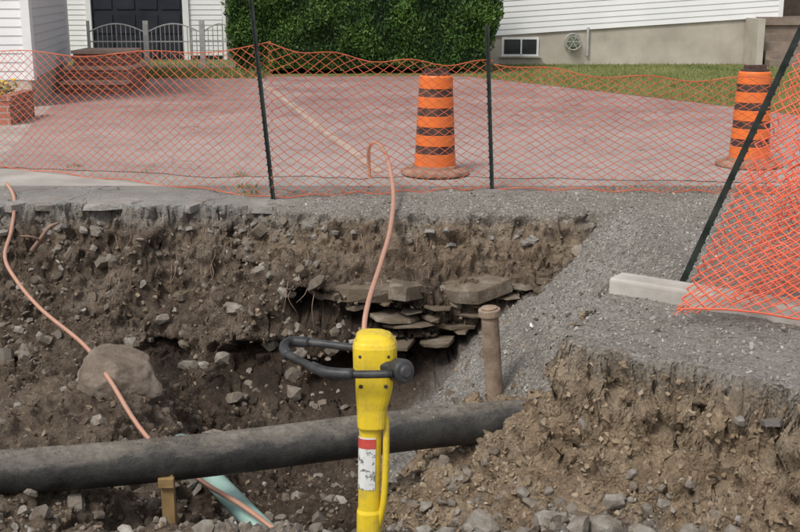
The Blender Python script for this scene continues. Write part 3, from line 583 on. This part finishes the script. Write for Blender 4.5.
# ------------------------------------------------------------ foliage
def blades(name,pts,hs,ws,mat,lean=.5,tf=None):
    V=[];Fc=[];T=[]
    for i,(p,h,w) in enumerate(zip(pts,hs,ws)):
        a=R.uniform(0,6.28); l=R.uniform(0,lean)*h; b=R.uniform(0,6.28); t=R.random() if tf is None else tf(p)
        V+=[(p[0]-w*math.cos(a),p[1]-w*math.sin(a),p[2]),(p[0]+w*math.cos(a),p[1]+w*math.sin(a),p[2]),(p[0]+l*math.cos(b),p[1]+l*math.sin(b),p[2]+h)]; Fc.append((3*i,3*i+1,3*i+2)); T+=[(t,t,t,1)]*3
    return mesh(name,V,Fc,mat,attrs={'tint':T})
pts=[]
def inlawn(a,b):
    bx_=[7.9,7.4,6.2,4.62,3.2,1.8,1.2]; by=[9.4,10.5,12.6,15.6,18,20.3,21.2]; return a>np.interp(b,by,bx_)-.06
while len(pts)<30000:
    a=R.uniform(1,10.5);b=R.uniform(11,24.4)
    if inlawn(a,b): pts.append((a,b,.008))
blades('lawn_grass',pts,[R.uniform(.03,.075) for _ in pts],[R.uniform(.004,.01) for _ in pts],M_GRASS,.8,lambda p:min(1,max(0,.45+.5*noise.noise(Vector((p[0]*.7,p[1]*.7,1)))+R.uniform(-.25,.25))))
pts=[(R.uniform(-5.2,-2.5),R.uniform(20.6,22.4),.008) for _ in range(5000)]
blades('weed_patch',pts,[R.uniform(.05,.22)*(1 if R.random()<.3 else .5) for _ in pts],[R.uniform(.006,.016) for _ in pts],M_GRASS,.7)
pts=[]
for (a,b,n_) in [(-1.27,9.1,60),(-1.42,9.7,40),(-1.2,8.8,50),(-3.0,10.2,50),(-2.3,9.9,15)]:
    for _ in range(n_): pts.append((a+R.gauss(0,.05),b+R.gauss(0,.05),.004))
blades('sprouting_weeds',pts,[R.uniform(.015,.05) for _ in pts],[R.uniform(.002,.006) for _ in pts],M_GRASS,1.5)
HE=empty('cedar_hedge'); hx0,hx1,hy0,hy1,hz=-3.45,1.95,21.6,23.6,2.5
bm=bmesh.new(); bmesh.ops.create_cube(bm,size=1); bmesh.ops.subdivide_edges(bm,edges=bm.edges,cuts=24,use_grid_fill=True)
def hshape(p):
    x_=(hx0+hx1)/2+p.x*(hx1-hx0-.3); y_=(hy0+hy1)/2+p.y*(hy1-hy0-.3); z_=.12+(p.z+.5)*(hz-.25)
    k_=1-.10*(1-min(1,(p.z+.5)*2.2)); x_=(hx0+hx1)/2+(x_-(hx0+hx1)/2)*k_
    return Vector((x_,y_,z_))
for v_ in bm.verts:
    q=hshape(v_.co); v_.co=q+Vector((noise.noise(q*1.7),noise.noise(q*1.7+Vector((9,0,0))),noise.noise(q*1.7+Vector((0,9,0)))))*.16
V=[v_.co[:] for v_ in bm.verts];Fc=[[w.index for w in f.verts] for f in bm.faces]; bm.free(); mesh('dark_core',V,Fc,M_HCORE,None,HE)  # solid dark core box behind the leaves, no separate branches
V=[];Fc=[];T=[];i=0
for _ in range(52000):
    fc=R.random()
    if fc<.66: p=Vector((R.uniform(-.5,.5),-.5,R.uniform(-.5,.5)))
    elif fc<.80: p=Vector((-.5,R.uniform(-.5,.5),R.uniform(-.5,.5)))
    elif fc<.92: p=Vector((.5,R.uniform(-.5,.5),R.uniform(-.5,.5)))
    else: p=Vector((R.uniform(-.5,.5),R.uniform(-.5,.5),.5))
    q=hshape(p); nn=Vector((p.x if abs(p.x)==.5 else 0,p.y if abs(p.y)==.5 else 0,p.z if abs(p.z)==.5 else 0)).normalized()
    big=noise.noise(q*2.1); q+=Vector((noise.noise(q*1.7),noise.noise(q*1.7+Vector((9,0,0))),noise.noise(q*1.7+Vector((0,9,0)))))*.16+nn*(R.uniform(-.04,.11)+big*.09)
    s=R.uniform(.02,.05); d1=Vector((R.uniform(-1,1),R.uniform(-1,1),R.uniform(0,1.4))).normalized()*s*1.4; d2=Vector((R.uniform(-1,1),R.uniform(-1,1),R.uniform(-1,1))).normalized()*s*.5
    V+=[tuple(q-d2),tuple(q+d2),tuple(q+d1+d2*.5),tuple(q+d1-d2*.5)]; Fc.append((i,i+1,i+2,i+3)); i+=4
    t=min(1,max(0,.45+big*.8+R.uniform(-.3,.3))); T+=[(t,t,t,1)]*4
mesh('foliage',V,Fc,M_HEDGE,None,HE,attrs={'tint':T})
PF=empty('flowering_plants'); V=[];Fc=[];T=[];i=0; mf=MB()
for _ in range(1600):
    q=Vector((R.uniform(-6.5,-4.85),R.uniform(13.6,14.3),.25)); hh=.25*(.6+.6*abs(noise.noise(q*3))); q.z+=R.random()*hh; s=R.uniform(.015,.04)
    d1=Vector((R.uniform(-1,1),R.uniform(-1,1),R.uniform(0,1))).normalized()*s*1.5; d2=Vector((R.uniform(-1,1),R.uniform(-1,1),R.uniform(-1,1))).normalized()*s*.5
    V+=[tuple(q-d2),tuple(q+d2),tuple(q+d1+d2*.5),tuple(q+d1-d2*.5)]; Fc.append((i,i+1,i+2,i+3)); i+=4; t=R.random(); T+=[(t,t,t,1)]*4
    if R.random()<.05: mf.rev([(0,0),(.028,.006),(.02,.012),(0,.008)],(q.x,q.y,q.z+.05),7,None,0,Matrix.Rotation(R.uniform(0,1),3,'X'))
mesh('leaves',V,Fc,M_GRASS,None,PF,attrs={'tint':T}); mf.out('blossoms',M_FLOW,PF)
# ------------------------------------------------------------ light + camera
w=D.worlds.new('World'); SC.world=w; w.use_nodes=True; nt=w.node_tree; bg=nt.nodes['Background']; sk=nt.nodes.new('ShaderNodeTexSky'); sk.sky_type='NISHITA'; sk.sun_disc=False
el,az=math.radians(52),math.radians(215)
sk.sun_elevation=el; sk.sun_rotation=az; sk.dust_density=3
hs=nt.nodes.new('ShaderNodeHueSaturation'); hs.inputs['Saturation'].default_value=.25; nt.links.new(sk.outputs[0],hs.inputs['Color']); nt.links.new(hs.outputs[0],bg.inputs[0]); bg.inputs[1].default_value=.15
s=D.lights.new('sun','SUN'); s.energy=1.9; s.angle=math.radians(14); s.color=(1,.95,.88); so=link(D.objects.new('sun',s))
dirv=Vector((math.sin(az)*math.cos(el),math.cos(az)*math.cos(el),math.sin(el))); so.rotation_euler=dirv.to_track_quat('Z','Y').to_euler()
cam=D.cameras.new('camera'); cam.lens=50; cam.sensor_width=36; cam.clip_end=500; co=link(D.objects.new('camera',cam)); co.location=(0,0,1.6); co.rotation_euler=(math.radians(76),0,0); SC.camera=co
SC.view_settings.view_transform='Standard'; SC.view_settings.look='None'; SC.view_settings.exposure=0
